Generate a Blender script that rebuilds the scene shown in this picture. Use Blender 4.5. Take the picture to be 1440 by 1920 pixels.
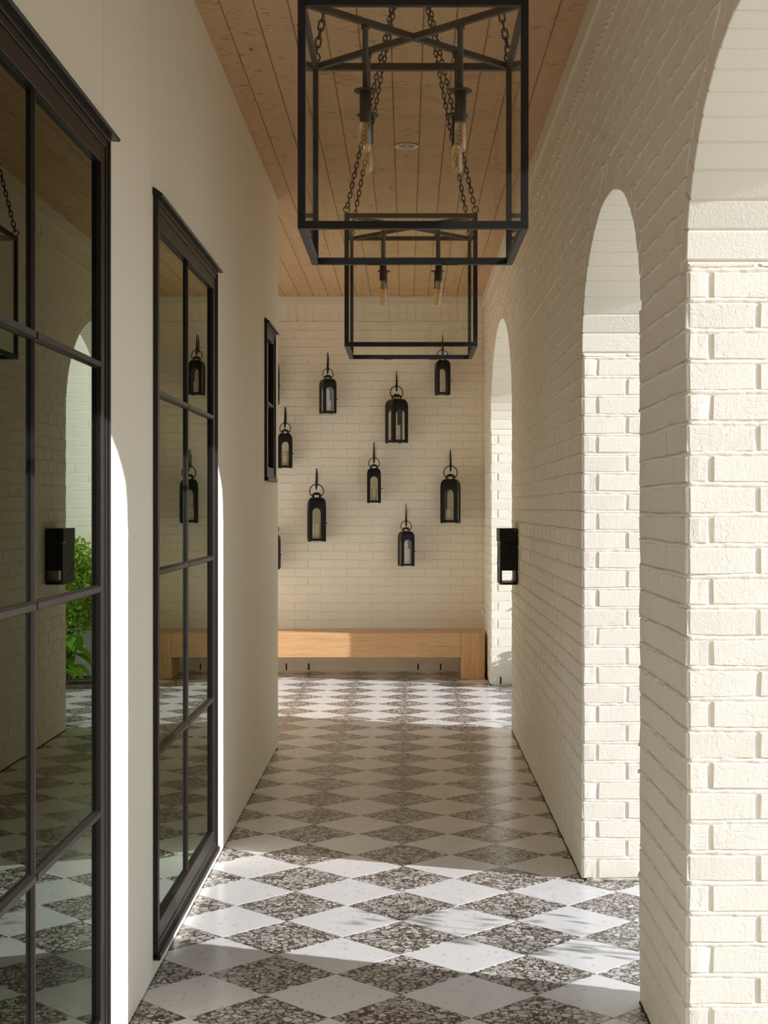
import bpy, bmesh, math, random
from mathutils import Vector, Matrix
random.seed(7)
PI = math.pi
SC = bpy.context.scene
COL = SC.collection
for _o in list(bpy.data.objects):
    bpy.data.objects.remove(_o)

# ------------------------------------------------------------------ camera
F_PX, CAM_H = 2842.0, 1.55            # focal length in pixels of a 1440x1920 frame, eye height
cam = bpy.data.cameras.new('camera')
cam.sensor_fit = 'VERTICAL'; cam.sensor_height = 36.0; cam.sensor_width = 27.0
cam.lens = 36.0 * F_PX / 1920.0
cam.shift_x = -42.0 / 1920.0
cam.shift_y = -10.0 / 1920.0
cam.clip_start = 0.05; cam.clip_end = 200
camo = bpy.data.objects.new('camera', cam); COL.objects.link(camo)
camo.location = (0, 0, CAM_H); camo.rotation_euler = (PI / 2, 0, 0)
SC.camera = camo

# ------------------------------------------------------------------ sky, sun, exposure
SKY_STRENGTH = 1.0
SUN_STRENGTH = 5.5
w = bpy.data.worlds.new('sky'); SC.world = w; w.use_nodes = True
nt = w.node_tree; nt.nodes.clear()
tc = nt.nodes.new('ShaderNodeTexCoord'); sx = nt.nodes.new('ShaderNodeSeparateXYZ')
cr = nt.nodes.new('ShaderNodeValToRGB')
cr.color_ramp.elements[0].position = 0.0; cr.color_ramp.elements[0].color = (0.94, 0.935, 0.935, 1)
cr.color_ramp.elements[1].position = 0.7; cr.color_ramp.elements[1].color = (0.50, 0.63, 0.85, 1)
bg = nt.nodes.new('ShaderNodeBackground'); bg.inputs['Strength'].default_value = SKY_STRENGTH
wo = nt.nodes.new('ShaderNodeOutputWorld')
nt.links.new(tc.outputs['Generated'], sx.inputs[0]); nt.links.new(sx.outputs['Z'], cr.inputs[0])
nt.links.new(cr.outputs[0], bg.inputs[0]); nt.links.new(bg.outputs[0], wo.inputs[0])
SUN_M, SUN_E = 0.362, 0.455            # metres forward and down per metre travelled to the left
sl = bpy.data.lights.new('sun', 'SUN'); sl.energy = SUN_STRENGTH; sl.angle = math.radians(0.6)
sl.color = (0.935, 0.945, 1.0)
so = bpy.data.objects.new('sun', sl); COL.objects.link(so)
so.rotation_euler = Vector((-1, SUN_M, -SUN_E)).to_track_quat('-Z', 'Y').to_euler()
so.location = (12, -4, 7)
SC.view_settings.view_transform = 'Standard'; SC.view_settings.look = 'None'
SC.view_settings.exposure = 0.11; SC.view_settings.gamma = 1.0
SC.view_settings.use_curve_mapping = False
try:
    SC.cycles.transparent_max_bounces = 40; SC.cycles.max_bounces = 14
    SC.cycles.diffuse_bounces = 9; SC.cycles.glossy_bounces = 6
    SC.cycles.use_denoising = True; SC.cycles.caustics_reflective = False
except Exception:
    pass

# ------------------------------------------------------------------ material helpers
class NB:
    def __init__(s, name):
        s.m = bpy.data.materials.new(name); s.m.use_nodes = True
        s.t = s.m.node_tree; s.t.nodes.clear()
        s.out = s.t.nodes.new('ShaderNodeOutputMaterial')
    def n(s, typ, **kw):
        nd = s.t.nodes.new(typ)
        for k, v in kw.items():
            if k in ('operation', 'blend_type', 'feature', 'distance', 'data_type', 'noise_dimensions', 'voronoi_dimensions', 'interpolation_type'):
                setattr(nd, k, v)
            else:
                key = k.replace('_', ' ')
                nd.inputs[key].default_value = v
        return nd
    def l(s, a, b): s.t.links.new(a, b)
    def math(s, op, a, b=None):
        nd = s.t.nodes.new('ShaderNodeMath'); nd.operation = op
        for i, v in enumerate((a, b)):
            if v is None: continue
            if isinstance(v, (int, float)): nd.inputs[i].default_value = v
            else: s.l(v, nd.inputs[i])
        return nd.outputs[0]
    def ramp(s, fac, stops, interp='LINEAR'):
        nd = s.t.nodes.new('ShaderNodeValToRGB'); nd.color_ramp.interpolation = interp
        while len(nd.color_ramp.elements) < len(stops): nd.color_ramp.elements.new(0.5)
        for e, (p, c) in zip(nd.color_ramp.elements, stops):
            e.position = p; e.color = c if len(c) == 4 else (*c, 1)
        s.l(fac, nd.inputs[0]); return nd.outputs[0]
    def mix(s, fac, a, b, blend='MIX'):
        nd = s.t.nodes.new('ShaderNodeMixRGB'); nd.blend_type = blend
        for i, v in ((0, fac), (1, a), (2, b)):
            if isinstance(v, (int, float)): nd.inputs[i].default_value = v
            elif isinstance(v, tuple): nd.inputs[i].default_value = v if len(v) == 4 else (*v, 1)
            else: s.l(v, nd.inputs[i])
        return nd.outputs[0]
    def coords(s, kind='pos', scale=(1, 1, 1), rand=0.0, rot=(0, 0, 0)):
        if kind == 'pos':
            g = s.t.nodes.new('ShaderNodeNewGeometry'); o = g.outputs['Position']
        else:
            g = s.t.nodes.new('ShaderNodeTexCoord'); o = g.outputs['Object']
        if rand:
            oi = s.t.nodes.new('ShaderNodeObjectInfo')
            cb = s.t.nodes.new('ShaderNodeCombineXYZ')
            s.l(s.math('MULTIPLY', oi.outputs['Random'], rand), cb.inputs[0])
            s.l(s.math('MULTIPLY', oi.outputs['Random'], rand * 1.7), cb.inputs[1])
            s.l(s.math('MULTIPLY', oi.outputs['Random'], rand * 0.6), cb.inputs[2])
            va = s.t.nodes.new('ShaderNodeVectorMath'); va.operation = 'ADD'
            s.l(o, va.inputs[0]); s.l(cb.outputs[0], va.inputs[1]); o = va.outputs[0]
        mp = s.t.nodes.new('ShaderNodeMapping')
        mp.inputs['Scale'].default_value = scale; mp.inputs['Rotation'].default_value = rot
        s.l(o, mp.inputs['Vector']); return mp.outputs[0]
    def noise(s, vec, scale=5, detail=3, rough=0.5, dist=0.0):
        nd = s.t.nodes.new('ShaderNodeTexNoise')
        nd.inputs['Scale'].default_value = scale; nd.inputs['Detail'].default_value = detail
        nd.inputs['Roughness'].default_value = rough; nd.inputs['Distortion'].default_value = dist
        s.l(vec, nd.inputs['Vector']); return nd.outputs['Fac']
    def principled(s, color=None, rough=0.5, metal=0.0, spec=0.5, bump=None, bs=0.3, bd=0.002, **kw):
        p = s.t.nodes.new('ShaderNodeBsdfPrincipled')
        if isinstance(color, tuple): p.inputs['Base Color'].default_value = color if len(color) == 4 else (*color, 1)
        elif color is not None: s.l(color, p.inputs['Base Color'])
        if isinstance(rough, (int, float)): p.inputs['Roughness'].default_value = rough
        else: s.l(rough, p.inputs['Roughness'])
        p.inputs['Metallic'].default_value = metal
        p.inputs['Specular IOR Level'].default_value = spec
        if bump is not None:
            b = s.t.nodes.new('ShaderNodeBump'); b.inputs['Strength'].default_value = bs; b.inputs['Distance'].default_value = bd
            s.l(bump, b.inputs['Height']); s.l(b.outputs[0], p.inputs['Normal'])
        for k, v in kw.items(): p.inputs[k.replace('_', ' ')].default_value = v
        s.l(p.outputs[0], s.out.inputs[0]); return s.m

def mat_plain(name, col, rough=0.5, metal=0.0, spec=0.5, bump_scale=0, bs=0.2, bd=0.001, var=0.0):
    b = NB(name); v = b.coords('obj'); bump = None; c = col
    if bump_scale: bump = b.noise(v, bump_scale, 3)
    if var:
        c = b.mix(b.noise(v, 14, 3), tuple(x * (1 - var) for x in col), tuple(min(1, x * (1 + var)) for x in col))
    return b.principled(c, rough, metal, spec, bump, bs, bd)

PAINT = (0.90, 0.845, 0.72)
def mat_brick_paint():
    b = NB('painted_brick')
    v = b.coords('pos')
    big = b.noise(v, 6, 2)
    fine = b.noise(v, 330, 2)
    mid = b.noise(v, 105, 4, 0.6)
    drag = b.noise(b.coords('pos', (170, 170, 16)), 1, 3, 0.6)
    vor = b.n('ShaderNodeTexVoronoi', Scale=26.0); b.l(b.coords('pos', (1, 1, 1)), vor.inputs['Vector'])
    pit = b.ramp(vor.outputs['Distance'], [(0.0, (0, 0, 0)), (0.10, (1, 1, 1))])
    crease = b.ramp(b.noise(b.coords('pos', (8, 8, 20), rot=(0.25, 0.2, 0.1)), 1.5, 1, 0.5, 0.9), [(0.485, (1, 1, 1)), (0.505, (0, 0, 0)), (0.535, (1, 1, 1))])
    cmask = b.ramp(b.noise(b.coords('pos', (1, 1, 1)), 7.5, 2), [(0.46, (0, 0, 0)), (0.58, (1, 1, 1))])
    crease = b.math('ADD', b.math('MULTIPLY', crease, cmask), b.math('SUBTRACT', 1.0, cmask))
    h = b.math('ADD', b.math('MULTIPLY', mid, 0.8), b.math('MULTIPLY', fine, 0.3))
    h = b.math('ADD', h, b.math('MULTIPLY', drag, 0.30))
    h = b.math('ADD', h, b.math('MULTIPLY', pit, 0.5))
    h = b.math('ADD', h, b.math('MULTIPLY', crease, 0.38))
    col = b.mix(big, tuple(x * 0.97 for x in PAINT), PAINT)
    return b.principled(col, 0.62, 0, 0.35, h, 0.5, 0.0028)
def mat_wall_paint():
    b = NB('cream_wall_paint'); v = b.coords('pos')
    h = b.math('ADD', b.noise(v, 160, 3), b.math('MULTIPLY', b.noise(v, 9, 2), 0.6))
    col = b.mix(b.noise(v, 1.3, 2), (0.905, 0.86, 0.725), (0.915, 0.875, 0.75))
    return b.principled(col, 0.6, 0, 0.3, h, 0.12, 0.001)
def mat_ceiling_wood():
    b = NB('rough_sawn_cedar')
    v = b.coords('pos', (1, 1, 1), rand=9.0)
    oi = b.t.nodes.new('ShaderNodeObjectInfo')
    mp = lambda sc: (lambda n_: (setattr(n_.inputs['Scale'], 'default_value', sc), b.l(v, n_.inputs['Vector']), n_.outputs[0])[2])(b.t.nodes.new('ShaderNodeMapping'))
    grain = b.noise(mp((34, 1.1, 10)), 1, 4, 0.6, 0.6)
    bandn = b.noise(mp((5, 0.5, 3)), 1, 2)
    saw = b.noise(mp((17, 70, 10)), 1, 1.5, 0.45)
    mask = b.noise(mp((6, 5, 5)), 1, 2)
    streak = b.math('MULTIPLY', b.ramp(saw, [(0.61, (0, 0, 0)), (0.69, (1, 1, 1))]), b.ramp(mask, [(0.42, (0, 0, 0)), (0.54, (1, 1, 1))]))
    fine = b.noise(mp((20, 170, 10)), 1, 2)
    vor = b.n('ShaderNodeTexVoronoi', Scale=1.0); b.l(mp((5.5, 1.6, 3)), vor.inputs['Vector'])
    knot = b.ramp(vor.outputs['Distance'], [(0.035, (1, 1, 1)), (0.07, (0, 0, 0))])
    c = b.mix(grain, (0.50, 0.30, 0.155), (0.72, 0.475, 0.275))
    c = b.mix(b.math('MULTIPLY', bandn, 0.5), c, (0.70, 0.50, 0.32))
    c = b.mix(b.math('MULTIPLY', oi.outputs['Random'], 0.35), c, (0.58, 0.36, 0.19))
    c = b.mix(b.math('MULTIPLY', streak, 0.75), c, (0.13, 0.062, 0.028))
    c = b.mix(b.math('MULTIPLY', knot, 0.7), c, (0.16, 0.075, 0.035))
    h = b.math('ADD', b.math('MULTIPLY', fine, 0.6), b.math('MULTIPLY', grain, 0.6))
    return b.principled(c, 0.6, 0, 0.3, h, 0.3, 0.0015)
def mat_oak(name, axis):
    b = NB(name)
    s1 = {'x': (1.6, 26, 34), 'z': (26, 26, 1.6)}[axis]; s2 = {'x': (6, 160, 220), 'z': (160, 160, 6)}[axis]
    g = b.noise(b.coords('obj', s1, rand=3), 1, 4, 0.6, 0.8); f = b.noise(b.coords('obj', s2, rand=3), 1, 2)
    c = b.mix(g, (0.52, 0.285, 0.125), (0.76, 0.48, 0.245))
    c = b.mix(b.math('MULTIPLY', b.ramp(f, [(0.52, (0, 0, 0)), (0.66, (1, 1, 1))]), 0.35), c, (0.33, 0.16, 0.06))
    return b.principled(c, 0.45, 0, 0.4, f, 0.15, 0.001)
def mat_dark_terrazzo():
    b = NB('dark_terrazzo')
    v = b.coords('pos', (1, 1, 1), rand=31.0)
    wv = b.t.nodes.new('ShaderNodeTexNoise'); wv.inputs['Scale'].default_value = 30; b.l(v, wv.inputs['Vector'])
    mx = b.t.nodes.new('ShaderNodeMixRGB'); mx.blend_type = 'LINEAR_LIGHT'; mx.inputs[0].default_value = 0.012
    b.l(v, mx.inputs[1]); b.l(wv.outputs['Color'], mx.inputs[2])
    def layer(scale, lo, keep):
        e = b.n('ShaderNodeTexVoronoi', feature='DISTANCE_TO_EDGE', Scale=scale); b.l(mx.outputs[0], e.inputs['Vector'])
        f = b.n('ShaderNodeTexVoronoi', feature='F1', Scale=scale); b.l(mx.outputs[0], f.inputs['Vector'])
        sep = b.t.nodes.new('ShaderNodeSeparateColor'); b.l(f.outputs['Color'], sep.inputs[0])
        thr = b.math('ADD', b.math('MULTIPLY', sep.outputs[0], 0.16), lo)
        m = b.math('GREATER_THAN', e.outputs['Distance'], thr)
        m = b.math('MULTIPLY', m, b.math('LESS_THAN', sep.outputs[1], keep))
        return m, sep.outputs[2]
    m1, r1 = layer(36, 0.055, 0.86)
    m2, r2 = layer(78, 0.10, 0.80)
    base = b.mix(b.noise(v, 220, 2), (0.042, 0.029, 0.018), (0.125, 0.092, 0.058))
    chip = [(0.0, (0.34, 0.32, 0.29)), (0.35, (0.50, 0.48, 0.45)), (0.8, (0.66, 0.64, 0.60)), (1, (0.40, 0.345, 0.28))]
    c = b.mix(m2, base, b.ramp(r2, chip)); c = b.mix(m1, c, b.ramp(r1, chip))
    return b.principled(c, b.ramp(b.noise(v, 20, 3), [(0.3, (0.17,) * 3), (0.7, (0.26,) * 3)]), 0, 0.14)
def mat_light_terrazzo():
    b = NB('light_terrazzo')
    v = b.coords('pos', (1, 1, 1), rand=31.0)
    f = b.n('ShaderNodeTexVoronoi', feature='F1', Scale=38.0); b.l(v, f.inputs['Vector'])
    sep = b.t.nodes.new('ShaderNodeSeparateColor'); b.l(f.outputs['Color'], sep.inputs[0])
    spot = b.math('MULTIPLY', b.math('LESS_THAN', f.outputs['Distance'], 0.33), b.math('GREATER_THAN', sep.outputs[0], 0.62))
    cloud = b.noise(v, 9, 4, 0.6)
    c = b.mix(cloud, (0.70, 0.685, 0.65), (0.80, 0.785, 0.75))
    c = b.mix(b.math('MULTIPLY', spot, b.math('MULTIPLY', sep.outputs[1], 0.7)), c, (0.46, 0.45, 0.43))
    c = b.mix(b.math('MULTIPLY', b.ramp(b.noise(v, 55, 3), [(0.62, (0, 0, 0)), (0.7, (1, 1, 1))]), 0.18), c, (0.5, 0.49, 0.47))
    return b.principled(c, b.ramp(b.noise(v, 20, 3), [(0.3, (0.17,) * 3), (0.7, (0.26,) * 3)]), 0, 0.14)
def mat_glass(name, tint, f0, refl=(1, 1, 1)):
    b = NB(name)
    g = b.t.nodes.new('ShaderNodeNewGeometry')
    d = b.t.nodes.new('ShaderNodeVectorMath'); d.operation = 'DOT_PRODUCT'
    b.l(g.outputs['Normal'], d.inputs[0]); b.l(g.outputs['Incoming'], d.inputs[1])
    k = b.math('POWER', b.math('SUBTRACT', 1.0, b.math('ABSOLUTE', d.outputs['Value'])), 5.0)
    fac = b.math('ADD', b.math('MULTIPLY', k, 1 - f0), f0)
    tr = b.t.nodes.new('ShaderNodeBsdfTransparent'); tr.inputs[0].default_value = (*tint, 1)
    gl = b.t.nodes.new('ShaderNodeBsdfGlossy'); gl.inputs['Roughness'].default_value = 0.0; gl.inputs['Color'].default_value = (*refl, 1)
    mx = b.t.nodes.new('ShaderNodeMixShader')
    b.l(fac, mx.inputs[0]); b.l(tr.outputs[0], mx.inputs[1]); b.l(gl.outputs[0], mx.inputs[2]); b.l(mx.outputs[0], b.out.inputs[0])
    return b.m
def mat_leaf(name, c0, c1):
    b = NB(name); v = b.coords('pos')
    c = b.mix(b.noise(v, 17, 2), c0, c1)
    df = b.t.nodes.new('ShaderNodeBsdfDiffuse'); b.l(c, df.inputs[0])
    tl = b.t.nodes.new('ShaderNodeBsdfTranslucent'); b.l(c, tl.inputs[0])
    mx = b.t.nodes.new('ShaderNodeMixShader'); mx.inputs[0].default_value = 0.4
    b.l(df.outputs[0], mx.inputs[1]); b.l(tl.outputs[0], mx.inputs[2]); b.l(mx.outputs[0], b.out.inputs[0])
    return b.m

M = dict(
    brick=mat_brick_paint(), wall=mat_wall_paint(), cedar=mat_ceiling_wood(),
    oakx=mat_oak('oak_along', 'x'), oakz=mat_oak('oak_upright', 'z'),
    dark=mat_dark_terrazzo(), light=mat_light_terrazzo(),
    trimpaint=mat_plain('painted_trim', (0.84, 0.79, 0.68), 0.5, 0, 0.4, 30, 0.1),
    grout=mat_plain('grout', (0.10, 0.085, 0.07), 0.8),
    bronze=mat_plain('dark_bronze_frame', (0.020, 0.0155, 0.0125), 0.4, 0.0, 0.25, 60, 0.06, 0.001, 0.15),
    iron=mat_plain('black_iron', (0.011, 0.0105, 0.0105), 0.42, 0.0, 0.3, 90, 0.15, 0.001, 0.2),
    black=mat_plain('black_powder_coat', (0.009, 0.0085, 0.008), 0.45, 0.0, 0.28, 200, 0.08),
    silver=mat_plain('silver_metal', (0.7, 0.7, 0.7), 0.3, 1.0),
    wglass=mat_glass('window_glass', (0.30, 0.33, 0.28), 0.085, (0.90, 1.0, 0.88)),
    lglass=mat_glass('clear_glass', (0.985, 0.992, 0.975), 0.04),
    bulb=mat_glass('amber_glass', (1.0, 0.84, 0.55), 0.15),
    filament=mat_plain('copper_filament', (0.70, 0.30, 0.08), 0.4),
    candle=mat_plain('ivory_wax', (0.80, 0.75, 0.55), 0.5, 0, 0.4, 12, 0.1),
    wick=mat_plain('wick', (0.03, 0.025, 0.02), 0.9),
    white=mat_plain('white_plastic', (0.8, 0.79, 0.76), 0.4),
    reflector=mat_plain('brushed_reflector', (0.72, 0.70, 0.66), 0.25, 0.6),
    joint=mat_plain('black_joint', (0.03, 0.026, 0.022), 0.9),
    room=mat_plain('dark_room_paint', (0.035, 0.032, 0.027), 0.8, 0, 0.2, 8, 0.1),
    soil=mat_plain('garden_mulch', (0.11, 0.08, 0.055), 0.95, 0, 0.2, 25, 0.8, 0.03, 0.4),
    gravel=mat_plain('pale_gravel', (0.64, 0.60, 0.52), 0.95, 0, 0.2, 60, 0.8, 0.02, 0.25),
    leaf=mat_leaf('shrub_leaf', (0.20, 0.36, 0.04), (0.52, 0.68, 0.13)),
    hosta=mat_leaf('broad_leaf', (0.16, 0.40, 0.03), (0.36, 0.62, 0.08)),
    stem=mat_plain('stem', (0.10, 0.08, 0.04), 0.8),
)

# ------------------------------------------------------------------ object helpers
def link(name, me, parent=None, mat=None):
    o = bpy.data.objects.new(name, me); COL.objects.link(o)
    if parent is not None: o.parent = parent
    if mat is not None and me is not None and not me.materials: me.materials.append(mat)
    return o
def obj(name, bm, mat, parent=None, smooth=False):
    me = bpy.data.meshes.new(name); bm.to_mesh(me); bm.free()
    if smooth:
        for p in me.polygons: p.use_smooth = True
    return link(name, me, parent, mat)
def pyobj(name, vs, fs, mat, parent=None, smooth=False):
    me = bpy.data.meshes.new(name); me.from_pydata(vs, [], fs); me.update()
    if smooth:
        for p in me.polygons: p.use_smooth = True
    return link(name, me, parent, mat)
def thing(name, label, cat, loc=(0, 0, 0), rz=0.0, group=None):
    o = bpy.data.objects.new(name, None); COL.objects.link(o); o.empty_display_size = 0.1
    o.location = loc; o.rotation_euler = (0, 0, rz)
    return tag(o, label, cat, group)
def tag(o, label, cat, group=None):
    o['label'] = label; o['category'] = cat
    if group: o['group'] = group
    return o
def struct(o, label=None, cat=None):
    o['kind'] = 'structure'
    if label: o['label'] = label
    if cat: o['category'] = cat
    return o
def box(bm, x0, x1, y0, y1, z0, z1, bev=0.0):
    vs = [bm.verts.new((x, y, z)) for x in (x0, x1) for y in (y0, y1) for z in (z0, z1)]
    fs = [bm.faces.new([vs[i] for i in q]) for q in ((0, 1, 3, 2), (4, 6, 7, 5), (0, 4, 5, 1), (2, 3, 7, 6), (0, 2, 6, 4), (1, 5, 7, 3))]
    if bev > 0:
        es = list({e for f in fs for e in f.edges})
        bmesh.ops.bevel(bm, geom=es, offset=bev, segments=1, affect='EDGES', profile=0.5)
def boxobj(name, b, mat, parent=None, bev=0.0):
    bm = bmesh.new(); box(bm, *b, bev=bev); return obj(name, bm, mat, parent)
def boxesobj(name, bs, mat, parent=None, bev=0.0):
    bm = bmesh.new()
    for b in bs: box(bm, *b, bev=bev)
    return obj(name, bm, mat, parent)
def lathe(bm, prof, seg=20, c=(0, 0, 0), axis='z'):
    rings = []
    for r, z in prof:
        ring = []
        for i in range(seg):
            a = 2 * PI * i / seg
            p = (r * math.cos(a), r * math.sin(a), z)
            if axis == 'y': p = (p[0], p[2], p[1])
            if axis == 'x': p = (p[2], p[0], p[1])
            ring.append(bm.verts.new((c[0] + p[0], c[1] + p[1], c[2] + p[2])))
        rings.append(ring)
    for a, b_ in zip(rings, rings[1:]):
        for i in range(seg):
            j = (i + 1) % seg
            bm.faces.new((a[i], a[j], b_[j], b_[i]))
    bm.faces.new(rings[0][::-1]); bm.faces.new(rings[-1])
    bmesh.ops.recalc_face_normals(bm, faces=bm.faces[:])
def tube(bm, pts, rad, seg=8, closed=False):
    pts = [Vector(p) for p in pts]; n = len(pts); rings = []
    rr = rad if isinstance(rad, (list, tuple)) else [rad] * n
    up = None
    for i in range(n):
        if closed: t = pts[(i + 1) % n] - pts[i - 1]
        else: t = pts[min(i + 1, n - 1)] - pts[max(i - 1, 0)]
        t.normalize()
        if up is None:
            up = Vector((0, 0, 1)) if abs(t.z) < 0.9 else Vector((1, 0, 0))
        s = t.cross(up); s.normalize(); up = s.cross(t); up.normalize()
        rings.append([bm.verts.new(pts[i] + (s * math.cos(2 * PI * k / seg) + up * math.sin(2 * PI * k / seg)) * rr[i]) for k in range(seg)])
    m = n if closed else n - 1
    for i in range(m):
        a, b_ = rings[i], rings[(i + 1) % n]
        for k in range(seg):
            j = (k + 1) % seg
            bm.faces.new((a[k], a[j], b_[j], b_[k]))
    if not closed:
        bm.faces.new(rings[0][::-1]); bm.faces.new(rings[-1])
    bmesh.ops.recalc_face_normals(bm, faces=bm.faces[:])
def px(x, y, Y):                      # photo pixel on the plane at depth Y -> world x, z
    return (x - 762.0) * Y / F_PX, CAM_H + (950.0 - y) * Y / F_PX
def proj(p):
    y = max(p[1], 0.3)
    return 762 + p[0] * F_PX / y, 950 - (p[2] - CAM_H) * F_PX / y

# ------------------------------------------------------------------ dimensions
XL, XR, WT = -0.83, 0.731, 0.305       # corridor faces, brick wall thickness
YB, ZC = 14.28, 3.53                   # back wall, ceiling
YEND = 9.80                            # end of the left wall
COURSE, BL, Z0 = 0.080, 0.244, 0.008
ZS = Z0 + 41 * COURSE                  # underside of the soldier course
# arches: centre, half width, spring height, rise
ARCHES = [(0.82, 0.78, 2.19, 0.48), (3.17, 0.78, 2.19, 0.48), (5.52, 0.78, 2.19, 0.49), (11.82, 1.33, 2.22, 0.78)]
RING = 0.075
DARKTILE = 0.431                       # tile diagonal

# ------------------------------------------------------------------ brick pieces
def brick_verts(quad, depth, nx, nz, rnd, proud=0.002, cham=0.004, drop=0.004):
    """quad: 4 (u,v) corners bl, br, tr, tl. local x=u, z=v, outward -y."""
    (b0, b1, t1, t0) = [Vector(q) for q in quad]
    cu = sum((Vector(q) for q in quad), Vector((0, 0))) / 4
    def bil(s, t): return (b0 * (1 - s) + b1 * s) * (1 - t) + (t0 * (1 - s) + t1 * s) * t
    wdt = max((b1 - b0).length, (t1 - t0).length, 1e-4); hgt = max((t0 - b0).length, (t1 - b1).length, 1e-4)
    cs, ct = min(0.3, cham / wdt), min(0.3, cham / hgt)
    vs, fs = [], []
    tilt = rnd.uniform(-1, 1) * 0.0012; tilt2 = rnd.uniform(-1, 1) * 0.0012
    for j in range(nz + 1):
        for i in range(nx + 1):
            s = cs + (1 - 2 * cs) * i / nx; t = ct + (1 - 2 * ct) * j / nz
            edge = i in (0, nx) or j in (0, nz)
            p = bil(s, t)
            if edge: p = p + Vector((rnd.uniform(-1, 1) * 0.0018, rnd.uniform(-1, 1) * 0.0018))
            d = -(proud + rnd.uniform(-1, 1) * (0.0011 if edge else 0.0007) + tilt * (2 * s - 1) + tilt2 * (2 * t - 1))
            vs.append((p.x, d, p.y))
    for j in range(nz):
        for i in range(nx):
            a = j * (nx + 1) + i
            fs.append((a, a + 1, a + nx + 2, a + nx + 1))
    loop = [i for i in range(nx + 1)] + [j * (nx + 1) + nx for j in range(1, nz + 1)] + \
           [nz * (nx + 1) + i for i in range(nx - 1, -1, -1)] + [j * (nx + 1) for j in range(nz - 1, 0, -1)]
    prev = loop
    for (dd, ex) in ((drop, 1.0), (depth, 1.0)):
        cur = []
        for k, idx in enumerate(loop):
            j, i = divmod(idx, nx + 1)
            p = bil(i / nx, j / nz)
            if dd == drop: p = p + Vector((rnd.uniform(-1, 1) * 0.0014, rnd.uniform(-1, 1) * 0.0014))
            cur.append(len(vs)); vs.append((p.x, dd, p.y))
        n = len(loop)
        for k in range(n):
            fs.append((prev[k], cur[k], cur[(k + 1) % n], prev[(k + 1) % n]))
        prev = cur
    return vs, fs
_proto = {}
def std_brick(wd, ht, depth, soft=False):
    key = (round(wd, 3), round(ht, 3), depth, soft); pool = _proto.setdefault(key, [])
    if len(pool) < 7:
        nx = max(2, min(4, int(wd / 0.06))); nz = max(1, min(4, int(ht / 0.05)))
        vs, fs = brick_verts([(-wd / 2, -ht / 2), (wd / 2, -ht / 2), (wd / 2, ht / 2), (-wd / 2, ht / 2)], depth, nx, nz, random, 0.002, *((0.0022, 0.0008) if soft else (0.004, 0.004)))
        me = bpy.data.meshes.new('brick'); me.from_pydata(vs, [], fs); me.update(); me.materials.append(M['brick'])
        pool.append((me, vs, fs)); return pool[-1]
    return random.choice(pool)
class BrickField:
    """collects bricks of one wall; the 300 largest in the photo become parts, the rest one joined part"""
    def __init__(s, wall): s.wall = wall; s.items = []; s.extra = []
    def add(s, mat4, me, vs, fs, ctr_local, wd, ht):
        c = mat4 @ Vector(ctr_local)
        corners = [mat4 @ Vector((ctr_local[0] + a * wd / 2, 0, ctr_local[2] + b_ * ht / 2)) for a, b_ in ((-1, -1), (1, -1), (1, 1), (-1, 1))]
        ps = [proj(k) for k in corners]
        ps = [(min(max(a, 0), 1440), min(max(b_, 0), 1920)) for a, b_ in ps]
        area = abs(sum(ps[i][0] * ps[(i + 1) % 4][1] - ps[(i + 1) % 4][0] * ps[i][1] for i in range(4))) / 2
        nrm = (mat4.to_3x3() @ Vector((0, -1, 0)))
        if nrm.dot(Vector((0, 0, CAM_H)) - c) <= 0: area = 0
        s.items.append((area, mat4, me, vs, fs))
    def finish(s, limit=300):
        s.items.sort(key=lambda t: -t[0])
        av, af = [], []
        for k, (area, m4, me, vs, fs) in enumerate(s.items):
            if k < limit and area > 30:
                if me is None:
                    me = bpy.data.meshes.new('brick'); me.from_pydata(vs, [], fs); me.update(); me.materials.append(M['brick'])
                o = bpy.data.objects.new('brick', me); COL.objects.link(o); o.parent = s.wall; o.matrix_local = m4
            else:
                b0 = len(av); av.extend([tuple(m4 @ Vector(v)) for v in vs]); af.extend([tuple(i + b0 for i in f) for f in fs])
        if av:
            o = pyobj('brickwork', av, af, M['brick'], s.wall); o['kind'] = 'stuff'
JT = 0.011
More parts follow.
